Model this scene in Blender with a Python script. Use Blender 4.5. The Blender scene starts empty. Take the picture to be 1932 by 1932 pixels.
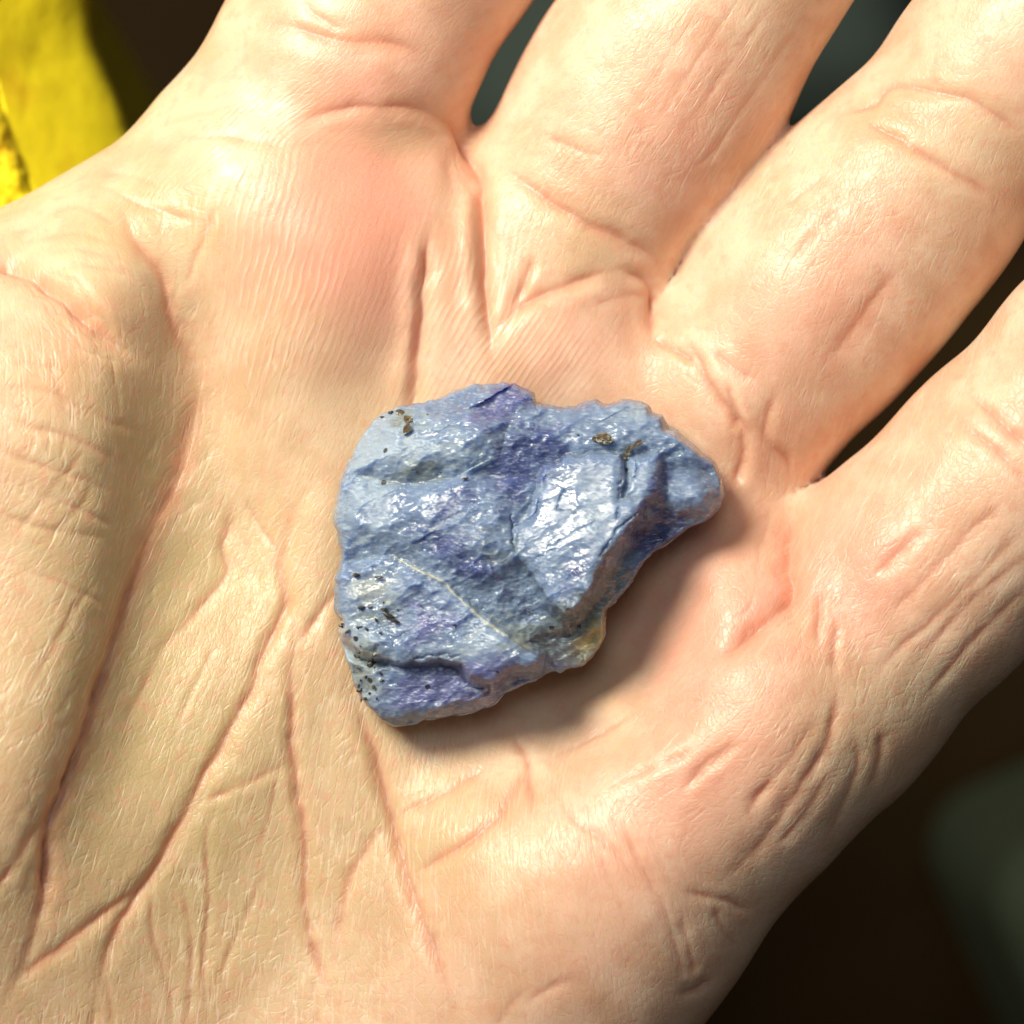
import bpy, math
import numpy as np

# ------------------------------------------------------------------ camera, world, lamps, exposure
H = 220.0                 # camera height above the palm hollow, mm
K = 0.0435                # mm per photo unit (photo 1932 units wide) in the plane z = 0
scene = bpy.context.scene
COL = scene.collection

cam_data = bpy.data.cameras.new("camera")
cam_data.sensor_width = 36.0
cam_data.lens = 36.0 * H / (1932 * K)
cam_data.clip_start = 0.01
cam_data.clip_end = 20.0
cam_data.dof.use_dof = True
cam_data.dof.focus_distance = (H - 6.0) * 0.001
cam_data.dof.aperture_fstop = cam_data.lens / 4.2
cam = bpy.data.objects.new("camera", cam_data)
cam.location = (0, 0, H * 0.001)
COL.objects.link(cam)
scene.camera = cam

world = bpy.data.worlds.new("World")
scene.world = world
world.use_nodes = True
bg = world.node_tree.nodes["Background"]
bg.inputs[0].default_value = (1.0, 0.90, 0.76, 1)
bg.inputs[1].default_value = 0.05

def area_lamp(name, direction, dist, size, power, color):
    d = np.array(direction, float); d /= np.linalg.norm(d)
    l = bpy.data.lights.new(name, 'AREA')
    l.shape = 'DISK'; l.size = size; l.energy = power; l.color = color
    o = bpy.data.objects.new(name, l)
    o.location = d * dist
    z = d; x = np.cross((0, 0, 1), z); x /= np.linalg.norm(x); y = np.cross(z, x)
    import mathutils
    o.rotation_euler = mathutils.Matrix(((x[0], y[0], z[0]), (x[1], y[1], z[1]), (x[2], y[2], z[2]))).to_euler()
    COL.objects.link(o)
    return o
area_lamp("key_lamp", (-0.45, 0.50, 0.74), 0.27, 0.095, 1.22, (1.0, 0.935, 0.78))
area_lamp("cool_fill_lamp", (-0.06, 0.30, 0.94), 0.80, 0.30, 1.25, (0.86, 0.95, 1.0))  # added soft cool fill from above, also gives the stone its sheen

scene.view_settings.view_transform = 'Standard'
scene.view_settings.look = 'None'
scene.view_settings.exposure = 0.0
scene.view_settings.gamma = 1.0
scene.view_settings.use_curve_mapping = False
scene.cycles.max_bounces = 8

# ------------------------------------------------------------------ helpers
def P(u, v, z):
    """photo point at height z (mm) -> mm"""
    s = K * (H - z) / H
    return np.array([(u - 966) * s, (966 - v) * s, z], float)

def unproject(p):
    s = H / ((H - p[:, 2]) * K)
    return 966 + p[:, 0] * s, 966 - p[:, 1] * s

def hash2(ix, iy, seed):
    n = (ix.astype(np.int64) * 374761393 + iy.astype(np.int64) * 668265263 + seed * 974634777) & 0xffffffff
    n = ((n ^ (n >> 13)) * 1274126177) & 0xffffffff
    return ((n ^ (n >> 16)) & 0xffff) / 65535.0

def vnoise(x, y, seed=0):
    ix = np.floor(x); iy = np.floor(y)
    fx = x - ix; fy = y - iy
    fx = fx * fx * fx * (fx * (6 * fx - 15) + 10); fy = fy * fy * fy * (fy * (6 * fy - 15) + 10)
    a = hash2(ix, iy, seed); b = hash2(ix + 1, iy, seed); c = hash2(ix, iy + 1, seed); d = hash2(ix + 1, iy + 1, seed)
    return (a + (b - a) * fx) + ((c + (d - c) * fx) - (a + (b - a) * fx)) * fy - 0.5

def fbm(x, y, seed=0, octv=4, gain=0.5):
    s = 0; a = 1.0
    for i in range(octv):
        s = s + a * vnoise(x * 2 ** i + 17.3 * i, y * 2 ** i + 9.1 * i, seed + i)
        a *= gain
    return s

def make_mesh(name, verts, polys):
    """verts (n,3) mm; polys: list of int arrays (m,k)"""
    me = bpy.data.meshes.new(name)
    me.vertices.add(len(verts))
    me.vertices.foreach_set("co", (np.asarray(verts, np.float32) * 0.001).ravel())
    loops = np.concatenate([p.ravel() for p in polys]).astype(np.int32)
    tot = np.concatenate([np.full(len(p), p.shape[1], np.int32) for p in polys])
    start = np.concatenate([[0], np.cumsum(tot)[:-1]]).astype(np.int32)
    me.loops.add(len(loops)); me.loops.foreach_set("vertex_index", loops)
    me.polygons.add(len(tot)); me.polygons.foreach_set("loop_start", start)
    me.update(calc_edges=True)
    me.polygons.foreach_set("use_smooth", np.ones(len(tot), bool))
    return me

def set_attr(me, name, arr):
    a = me.attributes.new(name, 'FLOAT', 'POINT')
    a.data.foreach_set("value", np.asarray(arr, np.float32))

def add_obj(name, me, mat, parent=None, label=None, cat=None, group=None, kind=None):
    o = bpy.data.objects.new(name, me)
    COL.objects.link(o)
    if mat: me.materials.append(mat)
    if parent: o.parent = parent
    if label: o["label"] = label
    if cat: o["category"] = cat
    if group: o["group"] = group
    if kind: o["kind"] = kind
    return o

def new_mat(name):
    m = bpy.data.materials.new(name); m.use_nodes = True
    nt = m.node_tree
    return m, nt, nt.nodes["Principled BSDF"], nt.nodes, nt.links

def node(nt, typ, **kw):
    n = nt.nodes.new(typ)
    for k, v in kw.items(): setattr(n, k, v)
    return n

def mixcol(nt, a, b, fac):
    n = nt.nodes.new("ShaderNodeMix"); n.data_type = 'RGBA'
    for sock, val in ((n.inputs[0], fac), (n.inputs[6], a), (n.inputs[7], b)):
        if isinstance(val, (tuple, float, int)):
            sock.default_value = val if not isinstance(val, tuple) else (*val, 1)
        else:
            nt.links.new(val, sock)
    return n.outputs[2]

def math_n(nt, op, a, b=None, clamp=False):
    n = nt.nodes.new("ShaderNodeMath"); n.operation = op; n.use_clamp = clamp
    for i, val in enumerate((a, b)):
        if val is None: continue
        if isinstance(val, (float, int)): n.inputs[i].default_value = val
        else: nt.links.new(val, n.inputs[i])
    return n.outputs[0]

def attr(nt, name):
    n = nt.nodes.new("ShaderNodeAttribute"); n.attribute_name = name
    return n.outputs["Fac"]

def seg_dist(px, py, poly):
    """distance, signed side and 0..1 position of points to an open polyline"""
    pts = np.asarray(poly, float)
    L = np.hypot(*np.diff(pts, axis=0).T); cum = np.concatenate([[0], np.cumsum(L)])
    best = np.full(px.shape, 1e9); side = np.zeros(px.shape); tt = np.zeros(px.shape)
    for i in range(len(pts) - 1):
        ax, ay = pts[i]; bx, by = pts[i + 1]
        dx, dy = bx - ax, by - ay
        t = np.clip(((px - ax) * dx + (py - ay) * dy) / max(dx * dx + dy * dy, 1e-9), 0, 1)
        ex, ey = px - ax - t * dx, py - ay - t * dy
        d = np.hypot(ex, ey); m = d < best
        best[m] = d[m]; side[m] = np.sign(dx * ey - dy * ex)[m]
        tt[m] = ((cum[i] + t * L[i]) / cum[-1])[m]
    return best, side, tt

def smooth_line(pts, n=6):
    """Catmull-Rom resample"""
    p = np.asarray(pts, float)
    if len(p) < 3: return p
    q = np.vstack([2 * p[0] - p[1], p, 2 * p[-1] - p[-2]])
    out = []
    for i in range(1, len(q) - 2):
        for t in np.arange(n) / n:
            a, b, c, d = q[i - 1], q[i], q[i + 1], q[i + 2]
            out.append(0.5 * (2 * b + (c - a) * t + (2 * a - 5 * b + 4 * c - d) * t * t + (3 * b - a - 3 * c + d) * t ** 3))
    out.append(p[-1])
    return np.array(out)

# ================================================================== SETTING: floor far below the hand
def wood_floor():
    m, nt, b, N, L = new_mat("dark_wood")
    tc = node(nt, "ShaderNodeTexCoord")
    mp = node(nt, "ShaderNodeMapping"); mp.inputs["Scale"].default_value = (6, 26, 6); mp.inputs["Rotation"].default_value = (0, 0, 0.6)
    L.new(tc.outputs["Object"], mp.inputs[0])
    nz = node(nt, "ShaderNodeTexNoise"); nz.inputs["Scale"].default_value = 1.6; nz.inputs["Detail"].default_value = 6
    L.new(mp.outputs[0], nz.inputs["Vector"])
    col = mixcol(nt, (0.026, 0.014, 0.0045), (0.065, 0.036, 0.011), nz.outputs[0])
    L.new(col, b.inputs["Base Color"]); b.inputs["Roughness"].default_value = 0.85; b.inputs["Specular IOR Level"].default_value = 0.15
    s = 1500.0; z = -330.0
    # boards: each a slab of its own with a dark joint
    me = make_mesh("floor", np.array([[-s, -s, z - 3], [s, -s, z - 3], [s, s, z - 3], [-s, s, z - 3]]), [np.array([[0, 1, 2, 3]])])
    fl = add_obj("floor", me, m, kind="structure")
    W = 110.0
    vs = np.array([[sx * s, sy * (W / 2 - 0.8), zz] for zz in (-2.9, 0) for sx, sy in ((-1, -1), (1, -1), (1, 1), (-1, 1))])
    bm = make_mesh("floor_board", vs, [np.array([[4, 5, 6, 7], [0, 1, 5, 4], [1, 2, 6, 5], [2, 3, 7, 6], [3, 0, 4, 7]])])
    bm.polygons.foreach_set("use_smooth", np.zeros(5, bool))
    bm.materials.append(m)
    a = math.radians(35)
    for i in range(-4, 5):
        o = bpy.data.objects.new("floor_board", bm); COL.objects.link(o); o.parent = fl
        o.rotation_euler = (0, 0, a)
        o.location = (-math.sin(a) * i * W * .001, math.cos(a) * i * W * .001, z * .001)
    return fl
wood_floor()

# ================================================================== HAND: signed distance field -> surface net -> refined -> skin relief
def round_cone(p, a, b, r1, r2):
    ba = (b - a).astype(np.float32); l2 = float(ba @ ba)
    t = np.clip(((p[0] - a[0]) * ba[0] + (p[1] - a[1]) * ba[1] + (p[2] - a[2]) * ba[2]) / l2, 0, 1)
    dx = p[0] - a[0] - t * ba[0]; dy = p[1] - a[1] - t * ba[1]; dz = p[2] - a[2] - t * ba[2]
    return np.sqrt(dx * dx + dy * dy + dz * dz) - (r1 + (r2 - r1) * t)

def smin(a, b, k):
    h = np.maximum(k - np.abs(a - b), 0) / k
    return np.minimum(a, b) - h * h * k * 0.25

FINGERS = dict(
    index=[(530, 320, -7, 11.4), (664, 92, -5.4, 10.3), (808, -134, -4.5, 9.9), (1060, -520, 0, 9.3), (1240, -800, 6, 8.6), (1380, -1010, 14, 7.4)],
    middle=[(1062, 440, -8, 10.1), (1198, 224, -6.0, 10.1), (1258, 134, -5, 10.1), (1560, -330, 0, 9.6), (1760, -640, 8, 8.9), (1930, -890, 17, 7.6)],
    ring=[(1413, 718, -6.5, 9.9), (1534, 562, -4.8, 10.1), (1636, 444, -3.8, 10.0), (1724, 350, -2.5, 9.3), (1900, 130, 0, 8.9), (2230, -260, 8, 8.6), (2420, -480, 17, 7.2)],
    pinky=[(1628, 1206, -2.5, 9.9), (1736, 1082, -1, 10.25), (1908, 906, 1, 9.85), (2090, 690, 3, 9.0), (2290, 480, 10, 7.8), (2420, 330, 16, 6.6)])
PALM = [
    ((560, 500, -8.0, 12.2), (60, 1950, -11, 16)),
    ((960, 700, -9.5, 12.0), (150, 2150, -14, 16)),
    ((1190, 1040, -9.0, 11.0), (420, 2250, -13, 16)),
    ((1440, 1320, -3.5, 11.4), (1110, 1690, -5.0, 11.8)),
    ((1110, 1690, -5.0, 11.8), (720, 2250, -9, 14)),
    ((1548, 1275, -3.0, 9.2), (1440, 1320, -3.5, 11.4)),
    ((-120, 830, 0.0, 15.0), (-190, 1450, -2.5, 18.0)),       # thenar
    ((-190, 1450, -2.5, 18.0), (40, 2150, -8.0, 17.0)),
    ((60, 2150, -10, 17.0), (-250, 2800, -10, 18.0)),         # wrist
    ((700, 2250, -10, 16.0), (250, 2800, -10, 17.0)),
    ((190, 600, -7.0, 9.6), (470, 430, -8, 11.8)),            # thumb web
    ((-30, 745, -5.5, 11.0), (220, 610, -7.0, 9.6)),
    ((770, 440, -9.5, 8.0), (1000, 465, -10, 8.0)),           # webs between the fingers
    ((1180, 790, -10, 8.0), (1300, 830, -9.5, 8.0)),
    ((1390, 1190, -8, 7.5), (1500, 1250, -6, 8.0)),
]
THUMB = [(-60, 800, -3, 12.0), (-420, 900, -1, 11.5), (-800, 900, 4, 10.5), (-1060, 860, 9, 8.6)]

def all_prims():
    pr = [(0, P(*a[:3]), P(*b[:3]), a[3], b[3]) for a, b in PALM]
    pr += [(1, P(*a[:3]), P(*b[:3]), a[3], b[3]) for a, b in zip(THUMB[:-1], THUMB[1:])]
    for k, f in enumerate(FINGERS.values()):
        pr += [(2 + k, P(*a[:3]), P(*b[:3]), a[3], b[3]) for a, b in zip(f[:-1], f[1:])]
    return pr
PRIMS = all_prims()

def hand_sdf(p, use=None):
    parts = [None] * 6
    for i, (g, a, b, r1, r2) in enumerate(PRIMS):
        if use is not None and not use[i]: continue
        c = round_cone(p, a, b, r1, r2)
        parts[g] = c if parts[g] is None else smin(parts[g], c, 9.0 if g == 0 else 3.0)
    palm = parts[0]
    if parts[1] is not None: palm = parts[1] if palm is None else smin(palm, parts[1], 6.0)
    d = palm
    for f in parts[2:]:
        if f is None: continue
        c = f if palm is None else smin(palm, f, 3.0)
        d = c if d is None else np.minimum(d, c)
    for f, g in zip(parts[2:-1], parts[3:]):                # touching neighbours press together without a hairline gap
        if f is not None and g is not None: d = np.minimum(d, smin(f, g, 1.1))
    return d

def surface_net(lo, hi, h):
    B = 16
    n = (np.ceil((hi - lo) / h / B).astype(int)) * B
    ax = [(lo[i] + h * np.arange(n[i])).astype(np.float32) for i in range(3)]
    S = np.empty(n, np.float32)
    rad = 0.5 * B * h * math.sqrt(3) + 0.1
    nb = n // B
    g = np.meshgrid(*[lo[i] + h * (B * np.arange(nb[i]) + (B - 1) / 2) for i in range(3)], indexing='ij')
    near = np.stack([round_cone(g, a, b, r1, r2) for _, a, b, r1, r2 in PRIMS])
    dc = near.min(0)
    for i in range(nb[0]):
        for j in range(nb[1]):
            for k in range(nb[2]):
                sl = (slice(i * B, i * B + B), slice(j * B, j * B + B), slice(k * B, k * B + B))
                d = dc[i, j, k]
                if d > rad + 8 or d < -rad - 8: S[sl] = d; continue
                use = near[:, i, j, k] < d + 2 * rad + 9.5
                S[sl] = hand_sdf(np.meshgrid(ax[0][sl[0]], ax[1][sl[1]], ax[2][sl[2]], indexing='ij'), use)
    neg = S < 0
    cnt = np.zeros(n - 1, np.int8)
    for i in (0, 1):
        for j in (0, 1):
            for k in (0, 1):
                cnt += neg[i:n[0] - 1 + i, j:n[1] - 1 + j, k:n[2] - 1 + k]
    cell = (cnt > 0) & (cnt < 8)
    idx = np.full(n - 1, -1, np.int64)
    cc = np.argwhere(cell); idx[cell] = np.arange(len(cc))
    acc = np.zeros((len(cc), 3)); num = np.zeros(len(cc))
    corners = [(i, j, k) for i in (0, 1) for j in (0, 1) for k in (0, 1)]
    for a in range(8):
        for b in range(a + 1, 8):
            ca, cb = np.array(corners[a]), np.array(corners[b])
            if np.abs(ca - cb).sum() != 1: continue
            va = S[tuple((cc + ca).T)]; vb = S[tuple((cc + cb).T)]
            m = (va < 0) != (vb < 0)
            t = va[m] / (va[m] - vb[m])
            acc[m] += ca + t[:, None] * (cb - ca); num[m] += 1
    verts = lo + h * (cc + acc / num[:, None])
    quads = []
    for axis in range(3):
        o = [i for i in range(3) if i != axis]
        sl0 = [slice(None)] * 3; sl1 = [slice(None)] * 3
        sl0[axis] = slice(0, -1); sl1[axis] = slice(1, None)
        ch = neg[tuple(sl0)] != neg[tuple(sl1)]
        e = np.argwhere(ch)
        e = e[(e[:, o[0]] > 0) & (e[:, o[1]] > 0) & (e[:, o[0]] < n[o[0]] - 1) & (e[:, o[1]] < n[o[1]] - 1)]
        flip = neg[tuple(e.T)]
        q = []
        for d0, d1 in ((-1, -1), (0, -1), (0, 0), (-1, 0)):
            c = e.copy(); c[:, o[0]] += d0; c[:, o[1]] += d1
            q.append(idx[tuple(c.T)])
        q = np.stack(q, 1)
        if axis == 1: flip = ~flip
        q[~flip] = q[~flip][:, ::-1]
        quads.append(q)
    return verts, np.concatenate(quads)

def refine(verts, quads, want, done):
    """split the wanted quads in four; keeps the mesh watertight with n-gons along the border"""
    nv = len(verts)
    e = np.stack([quads, np.roll(quads, -1, 1)], 2).reshape(-1, 2)
    es = np.sort(e, 1); key = es[:, 0] * nv + es[:, 1]
    uk, inv, c = np.unique(key, return_inverse=True, return_counts=True)
    inv = inv.reshape(-1, 4)
    ok = want & (c[inv] == 2).all(1)
    split = np.zeros(len(uk), bool); split[inv[ok].ravel()] = True
    mid = np.full(len(uk), -1, np.int64); mid[split] = nv + np.arange(split.sum())
    mv = 0.5 * (verts[uk[split] // nv] + verts[uk[split] % nv])
    fv = verts[quads[ok]].mean(1); fi = nv + len(mv) + np.arange(ok.sum())
    nvts = np.vstack([verts, mv, fv])
    Q = quads[ok]; M = mid[inv[ok]]
    newq = np.concatenate([np.stack([Q[:, i], M[:, i], fi, M[:, i - 1]], 1) for i in range(4)])
    rest = ~ok; touched = rest & split[inv].any(1)
    plain = quads[rest & ~touched]
    done.append(plain)
    byn = {}
    for f, iv in zip(quads[touched], inv[touched]):
        poly = []
        for i in range(4):
            poly.append(f[i])
            if mid[iv[i]] >= 0: poly.append(mid[iv[i]])
        byn.setdefault(len(poly), []).append(poly)
    for v in byn.values(): done.append(np.array(v))
    return nvts, newq

# ---------------- skin relief map over the photo's frame (2 units per texel)
G0, G1, GS = -160, 2092, 2.0
gn = int((G1 - G0) / GS)
gu = G0 + GS * np.arange(gn)
GU, GV = np.meshgrid(gu, gu)              # rows = v

def gauss(U, V, u, v, su, sv=None, ang=0):
    sv = sv or su
    c, s = math.cos(math.radians(ang)), math.sin(math.radians(ang))
    x = (U - u) * c + (V - v) * s; y = -(U - u) * s + (V - v) * c
    return np.exp(-0.5 * ((x / su) ** 2 + (y / sv) ** 2))

CREASES = [  # points (photo units), half width (units), depth mm, bulge left, bulge right
    ([(-60, 485), (40, 512), (95, 555), (130, 598), (190, 642), (270, 675)], 24, 2.1, .5, .5),
    ([(177, 350), (272, 388), (384, 418)], 7, .22, .4, .4),
    ([(408, 384), (391, 428), (360, 493), (347, 544)], 7, .22, .4, .4),
    ([(231, 391), (252, 452), (296, 503), (313, 551), (328, 605), (345, 650), (385, 720)], 18, .75, .5, .4),
    ([(340, 620), (372, 720), (362, 800), (330, 900), (290, 1000), (255, 1090), (225, 1165), (195, 1260), (150, 1390), (110, 1500), (90, 1560), (80, 1700), (50, 1800), (10, 1890)], 34, 1.0, .3, .3),
    ([(270, 1060), (240, 1130), (205, 1240), (155, 1385), (112, 1500), (92, 1560), (84, 1700), (60, 1790), (20, 1880)], 11, .55, .3, .6),
    ([(445, 927), (435, 978), (422, 1029), (428, 1080), (408, 1114), (374, 1154), (326, 1209), (290, 1260)], 12, .35, .3, .6),
    ([(600, 900), (558, 964), (541, 1029), (534, 1073), (541, 1131), (530, 1168), (490, 1250), (470, 1310), (374, 1486), (337, 1557), (292, 1642), (218, 1765), (190, 1850), (170, 1950)], 14, .75, .3, .6),
    ([(541, 1131), (554, 1199), (551, 1275), (551, 1394), (571, 1564), (578, 1734), (612, 1846), (640, 1950)], 12, .60, .2, .6),
    ([(653, 1100), (612, 1148), (558, 1222)], 10, .4, .3, .5),
    ([(650, 1280), (695, 1387), (719, 1465), (740, 1547), (767, 1642), (801, 1741), (842, 1853), (865, 1950)], 14, .85, .2, .7),
    ([(740, 1547), (700, 1590), (665, 1645), (645, 1720), (640, 1800)], 12, .4, .3, .4),
    ([(740, 1547), (790, 1520), (850, 1490), (920, 1435)], 14, .35, .3, .3),
    ([(775, 1650), (830, 1625), (900, 1580), (960, 1510), (985, 1430)], 14, .55, .3, .4),
    ([(955, 1370), (985, 1430), (1000, 1510), (1005, 1540)], 12, .5, .2, .5),
    ([(1000, 1450), (1050, 1500), (1085, 1550), (1150, 1600), (1220, 1680)], 10, .25, .2, .4),
    ([(1046, 1418), (1110, 1385), (1195, 1336)], 8, .3, .2, .6),
    ([(1165, 1482), (1220, 1455), (1284, 1428), (1310, 1400)], 8, .3, .2, .6),
    ([(1275, 1506), (1316, 1465), (1360, 1430), (1401, 1401)], 8, .35, .2, .6),
    ([(1300, 1490), (1330, 1440), (1395, 1395)], 7, .25, .2, .6),
    ([(1571, 1275), (1578, 1326), (1567, 1387), (1533, 1445), (1486, 1513), (1438, 1581), (1360, 1659)], 12, .45, .4, .3),
    ([(1547, 1353), (1496, 1421), (1452, 1469), (1400, 1540)], 10, .35, .4, .3),
    ([(1564, 1459), (1506, 1547), (1452, 1601)], 10, .3, .4, .3),
    ([(1666, 1377), (1659, 1438), (1640, 1490)], 9, .3, .3, .4),
    ([(1610, 1380), (1620, 1440), (1590, 1520), (1560, 1580)], 9, .25, .3, .4),
    ([(1275, 1676), (1309, 1683), (1377, 1700), (1420, 1730)], 8, .3, .4, .3),
    ([(1275, 1875), (1310, 1868), (1345, 1845)], 9, .4, .4, .3),
    ([(1275, 1720), (1300, 1790), (1310, 1850)], 8, .25, .3, .3),
    ([(1340, 1700), (1370, 1760), (1400, 1790)], 8, .25, .3, .3),
    ([(1520, 940), (1490, 1000), (1484, 1060), (1493, 1114), (1465, 1150), (1411, 1195), (1340, 1240)], 24, 1.7, .4, .3),
    ([(1547, 1097), (1544, 1182), (1540, 1233)], 8, .35, .4, .3),
    ([(1578, 1168), (1574, 1230), (1572, 1280)], 8, .35, .4, .3),
    ([(1496, 1120), (1490, 1180)], 8, .3, .3, .3),
    # ring base flaps
    ([(1300, 640), (1326, 689), (1343, 723), (1391, 791), (1404, 821), (1397, 876), (1370, 944)], 12, .7, .7, .1),
    ([(1375, 720), (1385, 770), (1400, 810)], 9, .4, .6, .1),
    ([(1470, 730), (1448, 790), (1446, 830), (1486, 869), (1484, 920)], 10, .55, .6, .1),
    ([(1340, 660), (1380, 690), (1430, 720)], 9, .3, .4, .3),
    # index mount / middle base
    ([(560, 232), (640, 205), (733, 201), (791, 207), (840, 232)], 12, .5, .3, .6),
    ([(800, 206), (855, 245), (886, 292), (903, 340), (910, 408), (913, 476), (916, 561), (923, 629), (935, 690)], 15, 1.7, .3, .9),
    ([(806, 430), (801, 452), (796, 544), (791, 646), (778, 740), (765, 800)], 14, 1.2, .2, 1.0),
    ([(927, 306), (961, 326), (1012, 360), (1056, 391), (1131, 432), (1182, 456), (1225, 480), (1250, 520)], 16, .65, .7, .4),
    ([(1030, 255), (1080, 280), (1140, 295)], 14, .3, .4, .3),
    ([(927, 640), (978, 585), (1046, 551), (1114, 520), (1165, 510)], 14, .7, .3, .6),
    ([(1165, 510), (1216, 530), (1226, 578), (1229, 622), (1232, 650)], 13, .9, .2, .8),
    ([(933, 643), (960, 590), (991, 530), (1010, 470)], 11, .5, .3, .5),
    ([(1110, 580), (1170, 560), (1215, 555)], 9, .3, .3, .4),
    ([(1232, 640), (1260, 660), (1290, 670), (1320, 690)], 11, .5, .4, .3),
    # ring PIP
    ([(1560, 222), (1600, 212), (1652, 190), (1690, 160), (1785, 177), (1853, 201), (1945, 265)], 11, .45, .4, .4),
    ([(1625, 214), (1669, 248), (1727, 282), (1799, 326), (1853, 360), (1900, 395)], 13, .5, .4, .4),
    ([(1557, 326), (1520, 360), (1479, 391)], 9, .25, .3, .3),
    ([(1590, 385), (1550, 425), (1513, 469), (1469, 513)], 9, .3, .3, .3),
    ([(1710, 500), (1650, 570), (1600, 640), (1560, 690)], 26, .5, .2, .3),
    # pinky
    ([(1921, 925), (1850, 985), (1785, 1050), (1720, 1120), (1660, 1170)], 12, .30, .3, .3),
    ([(1945, 985), (1870, 1065), (1785, 1148), (1700, 1225), (1645, 1285)], 10, .32, .3, .4),
    ([(1945, 1040), (1840, 1130), (1760, 1215), (1710, 1290)], 10, .30, .3, .4),
    ([(1945, 1100), (1850, 1200), (1790, 1265), (1740, 1330)], 9, .28, .3, .4),
    ([(1760, 985), (1700, 1040), (1640, 1090)], 12, .35, .3, .4),
    ([(1820, 740), (1860, 770), (1945, 850)], 14, .5, .4, .4),
    ([(1800, 790), (1860, 830), (1910, 880), (1945, 930)], 12, .35, .4, .4),
    # index base crease and web
    ([(470, 40), (554, 51), (656, 78), (740, 82), (810, 105)], 22, .5, .4, .4),
    ([(560, -10), (600, 30), (660, 60)], 10, .3, .4, .4),
    ([(300, 235), (380, 215), (440, 195)], 9, .18, .4, .3),
    ([(330, 270), (420, 255), (490, 268), (640, 280)], 8, .15, .3, .3),
    ([(190, 330), (250, 335), (300, 350)], 8, .25, .4, .4),
    ([(90, 415), (150, 400), (230, 430)], 9, .3, .5, .4),
    ([(60, 470), (140, 455), (220, 470)], 7, .18, .3, .3),
    ([(70, 500), (150, 490), (250, 500)], 7, .18, .3, .3),
    ([(90, 530), (170, 520), (260, 525)], 7, .18, .3, .3),
    # thenar cross lines
    ([(-20, 730), (78, 750), (136, 784), (238, 808), (290, 820)], 7, .22, .3, .3),
    ([(-20, 790), (102, 825), (170, 855), (245, 882)], 7, .25, .3, .3),
    ([(-20, 840), (41, 869), (119, 899), (190, 925)], 7, .22, .3, .3),
    ([(24, 913), (82, 944), (156, 978), (210, 1000)], 7, .22, .3, .3),
    ([(-20, 955), (41, 991), (136, 1008), (190, 1030)], 7, .22, .3, .3),
    ([(-20, 1050), (102, 1114), (163, 1141), (200, 1160)], 7, .22, .3, .3),
    ([(0, 690), (60, 700), (120, 720)], 6, .14, .3, .3),
    ([(70, 690), (85, 740), (95, 790)], 6, .16, .3, .3), ([(190, 660), (200, 740), (205, 800)], 6, .16, .3, .3),
    ([(120, 840), (60, 930), (10, 1010)], 6, .18, .3, .5), ([(150, 870), (110, 950), (40, 1030)], 6, .15, .3, .5),
    ([(160, 1090), (110, 1150), (60, 1250), (20, 1330)], 6, .20, .3, .5),
    # lower left
    ([(-20, 1690), (30, 1610), (71, 1554), (95, 1520)], 13, .5, .3, .4),
    ([(20, 1870), (44, 1843), (170, 1748), (221, 1707), (280, 1660)], 13, .5, .3, .4),
    ([(374, 1513), (459, 1479), (544, 1438)], 10, .35, .3, .4),
    ([(286, 1666), (286, 1720), (292, 1778), (320, 1870), (325, 1940)], 6, .28, .2, .6),
    ([(347, 1676), (360, 1768), (360, 1850), (354, 1940)], 6, .28, .2, .6),
    ([(400, 1525), (388, 1581), (394, 1700), (384, 1819), (392, 1940)], 6, .30, .2, .6),
    ([(500, 1640), (490, 1669), (440, 1780), (425, 1816), (410, 1870)], 6, .25, .2, .6),
    ([(524, 1452), (503, 1557), (480, 1610)], 6, .22, .2, .6),
    ([(200, 1840), (210, 1900), (215, 1950)], 6, .2, .2, .5), ([(180, 1900), (176, 1950)], 6, .2, .2, .5),
    ([(590, 1840), (597, 1900), (600, 1950)], 6, .25, .2, .5),
    ([(320, 1210), (280, 1290), (240, 1380)], 8, .2, .2, .5), ([(420, 1200), (370, 1290), (330, 1380)], 6, .16, .2, .5),
    ([(455, 930), (500, 1000), (540, 1060)], 8, .2, .3, .3),
    # upper middle finger long lines
    ([(1390, 0), (1310, 120), (1240, 230)], 6, .16, .3, .3), ([(1460, 0), (1380, 120), (1290, 250)], 6, .18, .3, .3),
    ([(1530, 10), (1440, 150), (1360, 270), (1290, 340)], 7, .2, .3, .3), ([(1330, 0), (1260, 110), (1190, 210)], 6, .14, .3, .3),
    ([(1550, 80), (1480, 190), (1400, 300), (1330, 370)], 7, .18, .3, .3),
    ([(1000, 1860), (960, 1900), (930, 1950)], 8, .2, .3, .3), ([(1090, 1840), (1020, 1870), (980, 1900)], 8, .2, .3, .3),
    ([(1160, 1540), (1200, 1620), (1240, 1700), (1275, 1790), (1290, 1860)], 9, .25, .3, .4),
    ([(1120, 1590), (1150, 1660), (1180, 1740)], 6, .15, .3, .5),
]

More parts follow.
